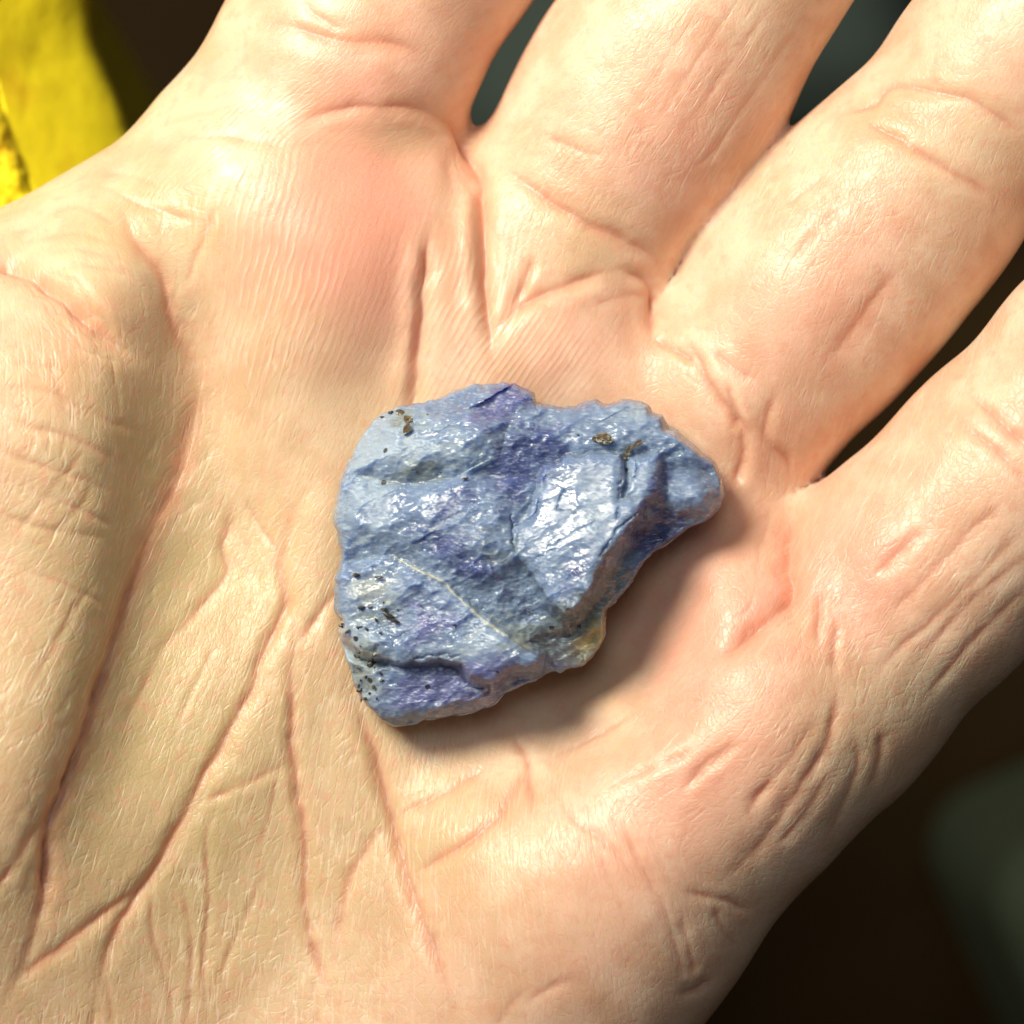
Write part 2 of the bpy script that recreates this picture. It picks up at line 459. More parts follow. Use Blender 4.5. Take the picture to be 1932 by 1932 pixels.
BUMPS = [  # u, v, su, sv, angle, height mm
    (1030, 1120, 270, 220, 30, -4.2),          # palm hollow
    (670, 540, 110, 190, 12, 1.5), (880, 330, 34, 50, 10, -1.2), (820, 330, 50, 60, 10, .7),            # index mount
    (850, 560, 45, 130, 8, 0.7),
    (1060, 640, 120, 90, -25, 1.2),
    (1300, 760, 90, 90, 0, 1.0),
    (1380, 990, 90, 110, 10, 1.6),            # ring mount
    (1180, 1560, 200, 150, -50, 1.6),         # hypothenar
    (1420, 1380, 120, 200, 40, 0.8),
    (1260, 1430, 90, 30, -28, 0.35), (1320, 1300, 110, 34, -18, 0.35), (1230, 1360, 110, 30, -26, -0.25),
    (470, 1050, 70, 150, 10, -1.6),
    (600, 1030, 50, 110, 10, 0.5), (490, 1400, 50, 170, 24, 0.7), (650, 1350, 45, 160, -8, 0.7),
    (400, 1300, 50, 170, 26, 0.5), (840, 1560, 60, 60, 0, 0.5), (900, 1700, 90, 110, -20, 0.5),
    (190, 560, 75, 65, 30, 1.0),
    (345, 620, 50, 130, -14, -2.2),
    (130, 880, 95, 260, 6, 2.8), (390, 860, 85, 230, 8, -2.2), (60, 1350, 90, 260, 14, 1.6), (240, 1330, 60, 260, 18, -.9),
    (700, 1650, 60, 180, -10, 0.35),
]

def skin_maps():
    rng = np.random.default_rng(7)
    DIR = [(520, 350, 74), (400, 430, 60), (620, 450, 86), (680, 650, 86), (420, 620, 80), (560, 720, 82), (520, 520, 78), (850, 600, 115), (820, 720, 118), (960, 520, 82), (1000, 690, 128), (1150, 720, 140),
           (1250, 200, 124), (1100, 350, 118), (700, 60, 120), (1650, 450, 129), (1500, 620, 125), (1850, 150, 129), (1750, 1000, 137), (1880, 750, 137), (1650, 1200, 130), (1450, 1500, 130), (1500, 1350, 115), (1600, 1300, 100),
           (800, 1450, 84), (860, 1620, 76), (1000, 1600, 70), (1150, 1700, 68), (950, 1850, 72), (640, 1750, 98), (500, 1850, 97), (400, 1500, 108), (300, 1250, 110), (150, 1000, 106), (60, 800, 84), (100, 650, 72), (200, 600, 85), (450, 1150, 102),
           (600, 1050, 104), (200, 330, 160), (350, 280, 165), (550, 180, 150), (1380, 1000, 172), (1300, 1250, 162), (1250, 1450, 152), (1330, 820, 110), (150, 1500, 110), (250, 1850, 95), (1280, 1800, 72)]
    c2 = np.zeros_like(GU); s2 = np.zeros_like(GU); w0 = 0
    for u, v, a in DIR:
        w = 1 / (((GU - u) ** 2 + (GV - v) ** 2) + 40 ** 2) ** 1.5
        c2 += w * math.cos(2 * math.radians(a)); s2 += w * math.sin(2 * math.radians(a))
    th = 0.5 * np.arctan2(s2, c2)
    th = th + 0.16 * fbm(GU / 90, GV / 90, 3, 3)
    # direction-following coordinates: across (phi) and along (psi) the skin lines, least-squares fit in Fourier space
    th = th % math.pi
    n = GU.shape[0]
    ky = 2 * math.pi * np.fft.fftfreq(n)[:, None] / GS; kx = 2 * math.pi * np.fft.rfftfreq(n)[None, :] / GS
    k2 = kx * kx + ky * ky; k2[0, 0] = 1
    def integrate(gx, gy):
        mx, my = gx.mean(), gy.mean()
        F = -1j * (kx * np.fft.rfft2(gx - mx) + ky * np.fft.rfft2(gy - my)) / k2
        return np.fft.irfft2(F, s=GU.shape) + mx * GU + my * GV
    phi = integrate(-np.sin(th), np.cos(th)); psi = integrate(np.cos(th), np.sin(th))
    patch = np.clip(0.5 + 1.4 * fbm(GU / 130, GV / 130, 41, 3), 0, 1)
    amp_r = 0.06 + 1.0 * gauss(GU, GV, 520, 470, 140, 190) + .85 * gauss(GU, GV, 850, 600, 70, 130) + .8 * gauss(GU, GV, 1000, 680, 110, 70) \
        + .6 * gauss(GU, GV, 960, 520, 50, 90) + .5 * gauss(GU, GV, 800, 1480, 90, 100) + .3 * gauss(GU, GV, 1000, 1650, 220, 180) + .4 * gauss(GU, GV, 640, 700, 120, 90)
    amp_r = np.clip(amp_r * (0.5 + 0.7 * patch), 0, 1)
    left = 1 / (1 + np.exp((GU - 720) / 110)); low = 1 / (1 + np.exp(-(GV - 640) / 80))
    dry_glint = np.clip(left * low + 0.9 * gauss(GU, GV, 860, 1620, 220, 240) + 0.75 * gauss(GU, GV, 1250, 200, 230, 170) + 0.6 * gauss(GU, GV, 1650, 600, 250, 260) + .65 * gauss(GU, GV, 1750, 1150, 220, 220) + .5 * gauss(GU, GV, 1450, 1480, 160, 180) + .5 * gauss(GU, GV, 250, 480, 120, 100) + .45 * gauss(GU, GV, 1080, 360, 90, 60), 0.10, 1)
    dry_glint = dry_glint * (0.45 + 0.7 * patch)
    D = np.zeros_like(GU)
    C = np.zeros_like(GU)
    # folds
    for pts, w, d, bl, br in CREASES:
        w = w * 0.62 + 0.5; d = d * (0.78 if w > 5.6 else 0.8)
        pl = smooth_line(pts)
        mg = 6 * w
        i0, i1 = np.searchsorted(gu, [pl[:, 0].min() - mg, pl[:, 0].max() + mg])
        j0, j1 = np.searchsorted(gu, [pl[:, 1].min() - mg, pl[:, 1].max() + mg])
        U = GU[j0:j1, i0:i1]; V = GV[j0:j1, i0:i1]
        if U.size == 0: continue
        wob = min(0.35 * w, 3.0)
        dd, sd, t = seg_dist(U + wob * vnoise(U / (3 * w + 12), V / (3 * w + 12), 5) * 2, V + wob * vnoise(U / (3 * w + 12), V / (3 * w + 12), 6) * 2, pl)
        env = np.clip(np.minimum(t, 1 - t) / 0.25, 0, 1); env = 0.1 + 0.9 * env * env * (3 - 2 * env)
        env *= np.clip(1 + (1.1 if w < 9 else .5) * fbm(U / 50, V / 50, 8, 2), 0.15, 1.8)
        tip = np.where((t <= 0) | (t >= 1), np.exp(-(dd / w) ** 2), 1.0)
        b = np.where(sd > 0, br, bl)
        soft = np.where(sd > 0, 2.2 - 1.2 * br, 2.2 - 1.2 * bl)
        q = np.sqrt(dd * dd + 10.0) / w
        h = -d * (0.55 * np.exp(-q * 1.3) + 0.45 * np.exp(-(q / soft) ** 1.5 * 0.6))
        h = h + d * 0.35 * b * np.exp(-((dd - 2.6 * w) / (2.2 * w)) ** 2)
        for k, off in enumerate((1.5, -1.9, 2.9)):
            s2 = dd * sd - off * w + 1.6 * w * fbm(U / 35, V / 35, 90 + k, 2)
            h -= 0.16 * d * np.exp(-np.sqrt(s2 * s2 + 6) / (0.25 * w + 2.0)) * np.clip(1.6 * fbm(U / 60, V / 60, 95 + k, 2) + .3, 0, 1)
        D[j0:j1, i0:i1] += h * env * tip
        C[j0:j1, i0:i1] = np.maximum(C[j0:j1, i0:i1], np.exp(-(dd / (1.1 * w)) ** 2) * np.clip(env * tip, 0, 1) * min(1, d * 2.5))
    # pores / pebbling
    D += 0.0035 * fbm(GU / 9, GV / 9, 51, 2)
    B = np.zeros_like(GU)
    for u, v, su, sv, a, hh in BUMPS: B += hh * gauss(GU, GV, u, v, su, sv, a)
    B += 0.22 * fbm(GU / 170, GV / 170, 61, 3)
    return D, B, dict(phi=phi, psi=psi, ridge_amount=amp_r, dry_glint_amount=dry_glint, crease=C)

def sample(M, u, v):
    x = np.clip((u - G0) / GS, 0, gn - 1.001); y = np.clip((v - G0) / GS, 0, gn - 1.001)
    i = x.astype(int); j = y.astype(int); fx = x - i; fy = y - j
    return (M[j, i] * (1 - fx) + M[j, i + 1] * fx) * (1 - fy) + (M[j + 1, i] * (1 - fx) + M[j + 1, i + 1] * fx) * fy

def inframe(u, v, m):
    d = np.minimum(np.minimum(u - G0, G1 - u), np.minimum(v - G0, G1 - v))
    t = np.clip(d / m, 0, 1)
    return t * t * (3 - 2 * t)

def laplace(V, quads, ngons, it, w=0.5):
    e = [np.stack([quads, np.roll(quads, -1, 1)], 2).reshape(-1, 2)] + [np.stack([q, np.roll(q, -1, 1)], 2).reshape(-1, 2) for q in ngons]
    e = np.concatenate(e); n = len(V)
    i, j = e[:, 0], e[:, 1]
    deg = np.bincount(i, minlength=n) + np.bincount(j, minlength=n)
    for _ in range(it):
        A = np.stack([np.bincount(i, V[j, k], n) + np.bincount(j, V[i, k], n) for k in range(3)], 1) / np.maximum(deg, 1)[:, None]
        V = V + w * (A - V)
    return V

def build_hand():
    lo = np.array([-96., -92., -34.]); hi = np.array([84., 104., 32.])
    V, Q = surface_net(lo, hi, 0.54)
    V = laplace(V, Q, [], 3)
    done = []
    for lev in range(2):
        c = V[Q].mean(1); u, v = unproject(c)
        e1 = V[Q[:, 2]] - V[Q[:, 0]]; e2 = V[Q[:, 3]] - V[Q[:, 1]]
        nz = np.cross(e1, e2); nz = nz[:, 2] / (np.linalg.norm(nz, axis=1) + 1e-12)
        m = (60, 30)[lev]
        want = (u > -m) & (u < 1932 + m) & (v > -m) & (v < 1932 + m) & (nz > -0.3 + 0.1 * lev)
        V, Q = refine(V, Q, want, done)
        V = laplace(V, Q, done, 3)
    done.append(Q)
    me = make_mesh("hand", V, done)
    N = np.empty(len(V) * 3, np.float32); me.vertex_normals.foreach_get("vector", N); N = N.reshape(-1, 3)
    u, v = unproject(V)
    D, B, extra = skin_maps()
    fr = inframe(u, v, 110) * np.clip((N[:, 2] + 0.15) / 0.5, 0, 1)
    V = V + N * ((sample(D, u, v) + sample(B, u, v)) * fr)[:, None]
    me.vertices.foreach_set("co", (V * 0.001).astype(np.float32).ravel())
    me.update()
    # skin colour: flushed and pale yellowish patches, plus olive shade painted at lower left
    U_, V_ = u, v
    red = 0.9 * gauss(U_, V_, 640, 330, 130, 150, 20) + .55 * gauss(U_, V_, 560, 470, 100, 100) + .5 * gauss(U_, V_, 700, 520, 70, 160) + .45 * gauss(U_, V_, 1300, 250, 160, 100, -55) \
        + .5 * gauss(U_, V_, 1560, 520, 150, 80, -50) + .45 * gauss(U_, V_, 100, 650, 120, 60) + .4 * gauss(U_, V_, 1650, 1050, 140, 90, -40) + .4 * gauss(U_, V_, 1320, 1470, 190, 120, -40) \
        + .25 * gauss(U_, V_, 1050, 1720, 240, 180) + .6 * gauss(U_, V_, 1380, 1130, 190, 170) + .4 * gauss(U_, V_, 1050, 650, 120, 70) + .35 * gauss(U_, V_, 840, 60, 120, 90) + .25 * fbm(U_ / 160, V_ / 160, 71, 3)
    yel = 1.0 * gauss(U_, V_, 300, 1450, 330, 520, 15) + .6 * gauss(U_, V_, 230, 850, 130, 250) + .55 * gauss(U_, V_, 320, 380, 150, 90, -30) + .4 * gauss(U_, V_, 820, 1560, 130, 120) + .4 * gauss(U_, V_, 1090, 470, 90, 60) \
        + .3 * gauss(U_, V_, 1700, 250, 150, 90) + .45 * gauss(U_, V_, 760, 250, 90, 50) + .4 * gauss(U_, V_, 1650, 1350, 120, 100) + .25 * fbm(U_ / 140, V_ / 140, 81, 3)
    for k, M in extra.items(): set_attr(me, k, sample(M, u, v))
    set_attr(me, "flush", np.clip(red, 0, 1)); set_attr(me, "sallow_shade", np.clip(yel, 0, 1))
    return me

def skin_material():
    m, nt, b, N, L = new_mat("skin")
    tc = node(nt, "ShaderNodeTexCoord")
    def noise(scale, det, vec=None, out=0):
        n = node(nt, "ShaderNodeTexNoise"); n.inputs["Scale"].default_value = scale; n.inputs["Detail"].default_value = det
        L.new(vec or tc.outputs["Object"], n.inputs["Vector"]); return n.outputs[out]
    def mr(v, a, b_, c=0.0, d=1.0):
        n = node(nt, "ShaderNodeMapRange"); n.interpolation_type = 'SMOOTHSTEP'
        for i, x in enumerate((a, b_, c, d)): n.inputs[1 + i].default_value = x
        L.new(v, n.inputs[0]); return n.outputs[0]
    def M(op, a, b_=None, clamp=False): return math_n(nt, op, a, b_, clamp)
    phi, psi, ra, dry_glint, cre = (attr(nt, k) for k in ("phi", "psi", "ridge_amount", "dry_glint_amount", "crease"))
    def along(across, length, dx=0.0):                       # stretched coordinates that follow the skin lines
        cb = node(nt, "ShaderNodeCombineXYZ"); L.new(M('MULTIPLY', phi, 1 / across), cb.inputs[0]); L.new(M('MULTIPLY', psi, 1 / length), cb.inputs[1]); cb.inputs[2].default_value = dx
        return cb.outputs[0]
    big = noise(230, 3); mid = noise(900, 2); fine = noise(3800, 1)
    # --- relief
    wob = noise(1.0, 1, along(60, 60))
    ridge = M('SINE', M('ADD', M('MULTIPLY', phi, 2 * math.pi / 12.5), M('MULTIPLY', wob, 5.5)))
    brk = mr(noise(1.0, 1, along(14, 60, 3.0)), .33, .55)
    ridge = M('MULTIPLY', M('MULTIPLY', ridge, ra), brk)
    furrow = mr(noise(1.0, 2, along(9, 62, 7.0)), .56, .67)
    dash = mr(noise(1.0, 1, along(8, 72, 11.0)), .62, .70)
    def diag(sg, across, length, dx):                        # crisscross lines running askew to the main grain
        a_ = M('ADD', M('MULTIPLY', phi, .80), M('MULTIPLY', psi, .60 * sg)); b2 = M('SUBTRACT', M('MULTIPLY', psi, .80), M('MULTIPLY', phi, .60 * sg))
        cb = node(nt, "ShaderNodeCombineXYZ"); L.new(M('MULTIPLY', a_, 1 / across), cb.inputs[0]); L.new(M('MULTIPLY', b2, 1 / length), cb.inputs[1]); cb.inputs[2].default_value = dx
        return mr(noise(1.0, 1, cb.outputs[0]), .60, .70)
    criss = M('ADD', diag(1, 9, 55, 31.0), diag(-1, 9, 50, 37.0))
    vo = node(nt, "ShaderNodeTexVoronoi"); vo.feature = 'DISTANCE_TO_EDGE'; vo.inputs["Scale"].default_value = 1.0; L.new(along(11, 15, 2.0), vo.inputs["Vector"])
    cell = mr(vo.outputs["Distance"], 0.0, .14)
    h = M('MULTIPLY', ridge, 0.30)
    h = M('SUBTRACT', h, M('MULTIPLY', M('MULTIPLY', criss, dry_glint), 0.5))
    h = M('ADD', h, M('MULTIPLY', M('MULTIPLY', cell, M('SUBTRACT', 1.0, ra)), 0.28))
    h = M('SUBTRACT', h, M('MULTIPLY', M('MULTIPLY', furrow, dry_glint), 0.5))
    h = M('SUBTRACT', h, M('MULTIPLY', M('MULTIPLY', dash, dry_glint), 1.15))
    h = M('ADD', h, M('MULTIPLY', fine, 0.22)); h = M('ADD', h, M('MULTIPLY', mid, 0.35))
    bp = node(nt, "ShaderNodeBump"); bp.inputs["Strength"].default_value = 1.0; bp.inputs["Distance"].default_value = 0.00005
    L.new(h, bp.inputs["Height"]); L.new(bp.outputs[0], b.inputs["Normal"])
    # --- colour: mottled blood under the skin, yellowish pads with painted shade, flaky line edges painted as glints
    base = mixcol(nt, (0.71, 0.455, 0.31), (0.81, 0.585, 0.43), mr(big, .35, .65))
    c = mixcol(nt, base, (0.82, 0.365, 0.28), M('MULTIPLY', attr(nt, "flush"), 0.85))
    c = mixcol(nt, c, (0.56, 0.43, 0.235), M('MULTIPLY', attr(nt, "sallow_shade"), 0.95))  # yellowish pads; also paints the duller shade at lower left
    c = mixcol(nt, c, (0.72, 0.36, 0.25), M('MULTIPLY', mr(mid, .52, .72), 0.35))
    c = mixcol(nt, c, (0.70, 0.30, 0.19), M('MULTIPLY', cre, 0.65))
    edge = M('MULTIPLY', mr(noise(1.0, 1, along(8, 72, 11.0)), .54, .60), M('SUBTRACT', 1.0, dash))  # pale rims beside the dashes, painted to look like glints
    pale = M('ADD', M('MULTIPLY', M('MULTIPLY', edge, dry_glint), 0.35), M('MULTIPLY', M('MULTIPLY', mr(ridge, .2, .9), 0.35), ra))
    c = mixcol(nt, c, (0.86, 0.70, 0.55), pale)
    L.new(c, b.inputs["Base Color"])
    b.inputs["Subsurface Weight"].default_value = 1.0
    b.inputs["Subsurface Radius"].default_value = (1.0, 0.36, 0.18)
    b.inputs["Subsurface Scale"].default_value = 0.0015
    b.inputs["IOR"].default_value = 1.42
    b.inputs["Specular IOR Level"].default_value = 0.5
    L.new(M('ADD', M('MULTIPLY', mid, 0.25), 0.25), b.inputs["Roughness"])
    return m

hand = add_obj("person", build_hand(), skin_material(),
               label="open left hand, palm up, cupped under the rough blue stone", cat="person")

# ================================================================== STONE
def S(x, y):                                   # stone close-up coordinates -> photo units
    return 602.8 + 0.408 * x, 680.0 + 0.408 * y

OUTLINE = [(1004, 737), (977, 727), (956, 719), (925, 721), (894, 725), (869, 735), (842, 746), (811, 756), (780, 761), (748, 767), (728, 777), (703, 795), (684, 818), (665, 854), (649, 889), (638, 924), (629, 966), (631, 991),
           (637, 1020), (643, 1037), (641, 1067), (630, 1092), (631, 1150), (642, 1171), (639, 1192), (646, 1223), (661, 1271), (673, 1302), (703, 1341), (721, 1362), (744, 1371), (786, 1369), (800, 1360), (832, 1356), (873, 1348),
           (921, 1335), (956, 1306), (1000, 1288), (1031, 1271), (1073, 1262), (1104, 1254), (1125, 1229), (1140, 1200), (1142, 1154), (1148, 1146), (1173, 1123), (1198, 1090), (1208, 1071), (1231, 1042), (1281, 1012), (1301, 997),
           (1330, 987), (1343, 978), (1361, 957), (1368, 930), (1364, 903), (1351, 872), (1326, 853), (1301, 831), (1280, 812), (1260, 804), (1251, 781), (1231, 777), (1226, 764), (1214, 755), (1176, 755), (1156, 761), (1139, 762),
           (1124, 754), (1106, 756), (1079, 766), (1052, 767), (1037, 762), (1011, 758), (1008, 740)]
MPX = 0.408 * K                                # mm per close-up pixel

# lobes: polygon (close-up px), height at centroid mm, slope toward +x, slope toward +y (mm/mm), edge width px, edge drop mm, outer steepness
LOBES = [
    ([(290, 250), (480, 200), (700, 180), (880, 280), (830, 450), (690, 550), (560, 540), (400, 585), (250, 560), (110, 560), (150, 420), (220, 320)], 8.4, .28, .26, 170, 2.0, .6),
    ([(90, 540), (400, 570), (690, 530), (850, 640), (890, 880), (770, 1000), (560, 985), (380, 880), (100, 850)], 9.2, .22, .14, 150, 1.0, .7),
    ([(1040, 490), (1150, 450), (1390, 430), (1400, 560), (1390, 640), (1480, 650), (1470, 710), (1400, 800), (1310, 920), (1240, 1050), (1170, 1150), (1130, 1160), (1050, 1100), (990, 990), (900, 890), (890, 770), (960, 720), (1000, 600)], 10.2, .18, .22, 50, .4, 4.0),
    ([(1420, 440), (1560, 420), (1560, 600), (1500, 650), (1400, 640)], 9.2, .1, .25, 50, .6, 2.0),
    ([(1500, 440), (1640, 420), (1790, 480), (1840, 600), (1800, 700), (1650, 720), (1560, 680), (1500, 600)], 7.6, .12, .30, 110, 1.6, 1.8),
    ([(880, 270), (1100, 200), (1280, 180), (1500, 190), (1600, 260), (1750, 400), (1600, 430), (1400, 440), (1100, 450), (950, 430)], 7.9, .05, .36, 110, 1.2, .7),
    ([(600, 160), (700, 110), (850, 95), (990, 140), (1000, 190), (900, 280), (760, 290), (640, 260)], 7.3, .05, .33, 100, 1.3, .7),
    ([(70, 960), (330, 900), (430, 950), (620, 1060), (820, 1240), (1000, 1370), (990, 1400), (870, 1420), (790, 1480), (700, 1460), (650, 1400), (560, 1370), (400, 1400), (200, 1350), (100, 1250), (70, 1050)], 8.9, .20, .06, 60, .5, 4.0),
    ([(130, 1380), (400, 1360), (650, 1390), (780, 1480), (900, 1480), (820, 1560), (700, 1610), (500, 1660), (330, 1690), (230, 1630)], 6.5, .04, -.10, 120, 1.6, 1.3),
    ([(560, 1000), (850, 960), (990, 980), (1060, 1110), (1160, 1180), (1150, 1240), (960, 1290), (820, 1220), (640, 1060)], 7.2, .10, .14, 70, .6, 2.6),
    ([(640, 560), (850, 520), (1010, 560), (1000, 640), (880, 770), (760, 760), (680, 660)], 8.9, .10, .10, 90, 1.0, 1.2),
]

def poly_sd(px, py, poly):
    pts = np.asarray(poly, float)
    d = np.full(px.shape, 1e9); ins = np.zeros(px.shape, bool)
    for i in range(len(pts)):
        ax, ay = pts[i]; bx, by = pts[(i + 1) % len(pts)]
        dx, dy = bx - ax, by - ay
        t = np.clip(((px - ax) * dx + (py - ay) * dy) / (dx * dx + dy * dy), 0, 1)
        d = np.minimum(d, np.hypot(px - ax - t * dx, py - ay - t * dy))
        cr = (ay > py) != (by > py)
        ins ^= cr & (px < ax + (py - ay) / (by - ay + 1e-12) * dx)
    return np.where(ins, d, -d)

VEIN = [S(350, 912), S(430, 955), S(560, 1020), (834, 1098), (859, 1121), (894, 1154), (927, 1179), (956, 1198), (998, 1221)]

LIFT = 1.7                                     # the stone rides on the sides of the palm hollow
def stone_height(u, v):
    x = (u - 602.8) / 0.408; y = (v - 680.0) / 0.408
    # ragged broken edges
    wx = x + 16 * fbm(x / 60, y / 60, 101, 3); wy = y + 16 * fbm(x / 60, y / 60, 102, 3)
    do = poly_sd(u, v, OUTLINE) / 0.408
    z = 1.9 + 4.6 * np.sqrt(np.clip(1 - (1 - np.clip(do / 300, 0, 1)) ** 2, 0, 1))
    for poly, h, gx, gy, w, drop, steep in LOBES:
        c = np.mean(poly, 0)
        d = poly_sd(wx, wy, poly)
        pl = h + (gx * (x - c[0]) + gy * (y - c[1])) * MPX
        e = np.clip(1 - d / w, 0, 1)
        zz = pl - drop * e ** 2.2 + np.minimum(d, 0) * MPX * steep
        k = 0.5
        hh = np.maximum(k - np.abs(z - zz), 0) / k
        z = np.maximum(z, zz) + hh * hh * k * 0.25
    # keep the rim tucked under
    cap = 2.6 + 9.0 * np.sqrt(np.clip(do / 85, 0, 1.6))
    hh = np.maximum(0.8 - np.abs(z - cap), 0) / 0.8
    z = np.minimum(z, cap) - hh * hh * 0.8 * 0.25 + LIFT
    return z, x, y, do

def facets(x, y, sx, sy, ang, seed, tilt, scoop):
    """brittle fracture: every cell is a shallow tilted scoop, neighbours meet in crisp ridges (lower envelope)"""
    rng = np.random.default_rng(seed)
    c, s = math.cos(math.radians(ang)), math.sin(math.radians(ang))
    X = (x * c + y * s) / sx; Y = (-x * s + y * c) / sy
    x0, x1, y0, y1 = X.min(), X.max(), Y.min(), Y.max()
    gx, gy = int(x1 - x0) + 7, int(y1 - y0) + 7
    jx = rng.random((gx, gy)); jy = rng.random((gx, gy))
    tx = rng.normal(0, tilt, (gx, gy)); ty = rng.normal(0, tilt, (gx, gy)); oz = rng.normal(0, .35, (gx, gy)); cv = rng.uniform(.3, 1.3, (gx, gy))
    i = np.floor(X - x0).astype(int) + 2; j = np.floor(Y - y0).astype(int) + 2
    best = np.full(X.shape, 1e9)
    for a in (-1, 0, 1):
        for b in (-1, 0, 1):
            ii, jj = i + a, j + b
            dx = X - x0 + 2 - ii - jx[ii, jj]; dy = Y - y0 + 2 - jj - jy[ii, jj]
            best = np.minimum(best, oz[ii, jj] + dx * tx[ii, jj] + dy * ty[ii, jj] + cv[ii, jj] * 1.6 * (dx * dx + dy * dy))
    return scoop * (best - 0.3)

def build_stone():
    na, nr, nb = 1000, 300, 50
    cu, cv = 975.0, 1030.0
    o = np.array(OUTLINE, float)
    ang = np.unwrap(np.arctan2(o[:, 1] - cv, o[:, 0] - cu)); rad = np.hypot(o[:, 1] - cv, o[:, 0] - cu)
    ang = ang % (2 * math.pi)
    A = np.linspace(0, 2 * math.pi, na, endpoint=False)
    amod = np.concatenate([ang - 2 * math.pi, ang, ang + 2 * math.pi]); rmod = np.tile(rad, 3)
    odr = np.argsort(amod); R = np.interp(A, amod[odr], rmod[odr])
    R = R + 3.0 * fbm(np.cos(A) * 14 + 50, np.sin(A) * 14 + 50, 5, 4)
    t = np.linspace(0, 1, nr + 1)[1:] ** 0.75
    T, AA = np.meshgrid(t, A, indexing='ij')
    u = cu + np.cos(AA) * R[None, :] * T; v = cv + np.sin(AA) * R[None, :] * T
    z, x, y, do = stone_height(u, v)
    shrink = 1 - np.clip(do / 40, 0, 1)
    wx2 = x + 18 * fbm(x / 50, y / 50, 161, 3); wy2 = y + 12 * fbm(x / 50, y / 50, 162, 3)
    f1 = facets(wx2, wy2, 165, 85, -28, 1, .45, .38); f2 = facets(wx2, wy2, 62, 27, -24, 2, .5, .10); f3 = facets(wx2, wy2, 24, 11, -20, 3, .5, .024)
    smoothm = np.clip(gauss(x, y, 1230, 640, 190, 170) + gauss(x, y, 1650, 600, 100, 90) + gauss(x, y, 1180, 830, 150, 70) * .9 + gauss(x, y, 420, 640, 250, 60, -8) * .6 + gauss(x, y, 760, 1350, 120, 70, -25) * .7 + gauss(x, y, 1380, 260, 130, 60) * .5, 0, .78)
    rough = 1 - smoothm
    z = z + f1 * (.75 * rough + .25) + f2 * (rough + .08) + f3 * (rough + .12)
    z += .18 * fbm(x / 90, y / 90, 111, 3) * (0.3 + rough) + 0.02 * fbm((x * .9 + y * .42) / 40, (-x * .42 + y * .9) / 7, 121, 3) * (0.35 + rough)
    dv, _, tv = seg_dist(u + 4 * fbm(u / 14, v / 14, 171, 3), v + 4 * fbm(u / 14, v / 14, 172, 3), smooth_line(VEIN))
    vein = np.exp(-(dv / (2.2 + 2.2 * vnoise(tv * 22, tv * 0, 7) + 1.2 * tv)) ** 2)
    z += .14 * vein
    # cracks in the smooth slab
    for pts, w, d in (([(1415, 470), (1390, 560), (1385, 620), (1380, 720)], 7, .5), ([(1380, 600), (1440, 560), (1470, 500), (1460, 460)], 4, .3), ([(1050, 520), (1010, 640), (990, 720), (890, 770)], 7, .45), ([(885, 720), (890, 800), (900, 880)], 7, .6),
                      ([(1010, 905), (1060, 890), (1120, 860)], 4, .25), ([(1130, 600), (1100, 690), (1180, 700)], 5, .25), ([(1280, 740), (1180, 790), (1050, 870)], 4, .2), ([(640, 1370), (560, 1360), (420, 1380)], 7, .5), ([(1300, 900), (1390, 770), (1470, 700)], 6, .5)):
        dd, _, _ = seg_dist(x + 14 * fbm(x / 28, y / 28, 13, 3), y + 14 * fbm(x / 28, y / 28, 14, 3), smooth_line(pts)); z -= .6 * d * np.exp(-(dd / (w * .8)) ** 1.3) * np.clip(.8 + 1.5 * fbm(x / 30, y / 30, 17, 2), 0.1, 1.5)
    jit = np.clip((T - .80) / .15, 0, 1)
    u = u + jit * 4.0 * fbm(np.cos(AA) * 15 + 60, np.sin(AA) * 15 + 60 + T * 14, 181, 4); v = v + jit * 4.0 * fbm(np.cos(AA) * 15 + 90, np.sin(AA) * 15 + 60 + T * 14, 182, 4)
    top = np.stack([(u - 966) * K * (H - z) / H, (966 - v) * K * (H - z) / H, z], -1).reshape(-1, 3)
    zc, xc, yc, _ = stone_height(np.array([cu]), np.array([cv]))
    center = P(cu, cv, float(z[0].mean()))
    # underside: tucks in below the rim and settles in the palm
    tb = np.linspace(1, 0, nb + 1)[1:-1]
    Tb, Ab = np.meshgrid(tb, A, indexing='ij')
    zr = z[-1][None, :]
    zb = zr * Tb ** 3.0 + (1 - Tb ** 3.0) * (-1.2)
    R = np.hypot(u[-1] - cu, v[-1] - cv)
    ub = cu + np.cos(Ab) * R[None, :] * Tb; vb = cv + np.sin(Ab) * R[None, :] * Tb
    zb = zb + .5 * fbm(ub / 40, vb / 40, 131, 3)
    bot = np.stack([(ub - 966) * K * (H - zb) / H, (966 - vb) * K * (H - zb) / H, zb], -1).reshape(-1, 3)
    nt_ = nr + len(tb)
    V = np.vstack([top, bot, center[None], P(cu, cv, -1.2)[None]])
    I = np.arange(nt_ * na).reshape(nt_, na)
    a = I[:-1]; b = I[1:]
    q = np.stack([a, b, np.roll(b, -1, 1), np.roll(a, -1, 1)], -1).reshape(-1, 4)[:, ::-1]
    ci = nt_ * na
    tri1 = np.stack([np.full(na, ci), np.roll(I[0], -1), I[0]], 1)
    tri2 = np.stack([np.full(na, ci + 1), I[-1], np.roll(I[-1], -1)], 1)
    # rough up the flanks a little in 3D
    me = make_mesh("stone", V, [q, tri1, tri2])
    xs = np.concatenate([x.ravel(), ((ub - 602.8) / .408).ravel(), [900, 900]]); ys = np.concatenate([y.ravel(), ((vb - 680) / .408).ravel(), [860, 860]])
    def G(lst): return sum(k * gauss(xs, ys, *a) for k, a in lst)
    wob = 0.5 * fbm(xs / 70, ys / 70, 141, 4)
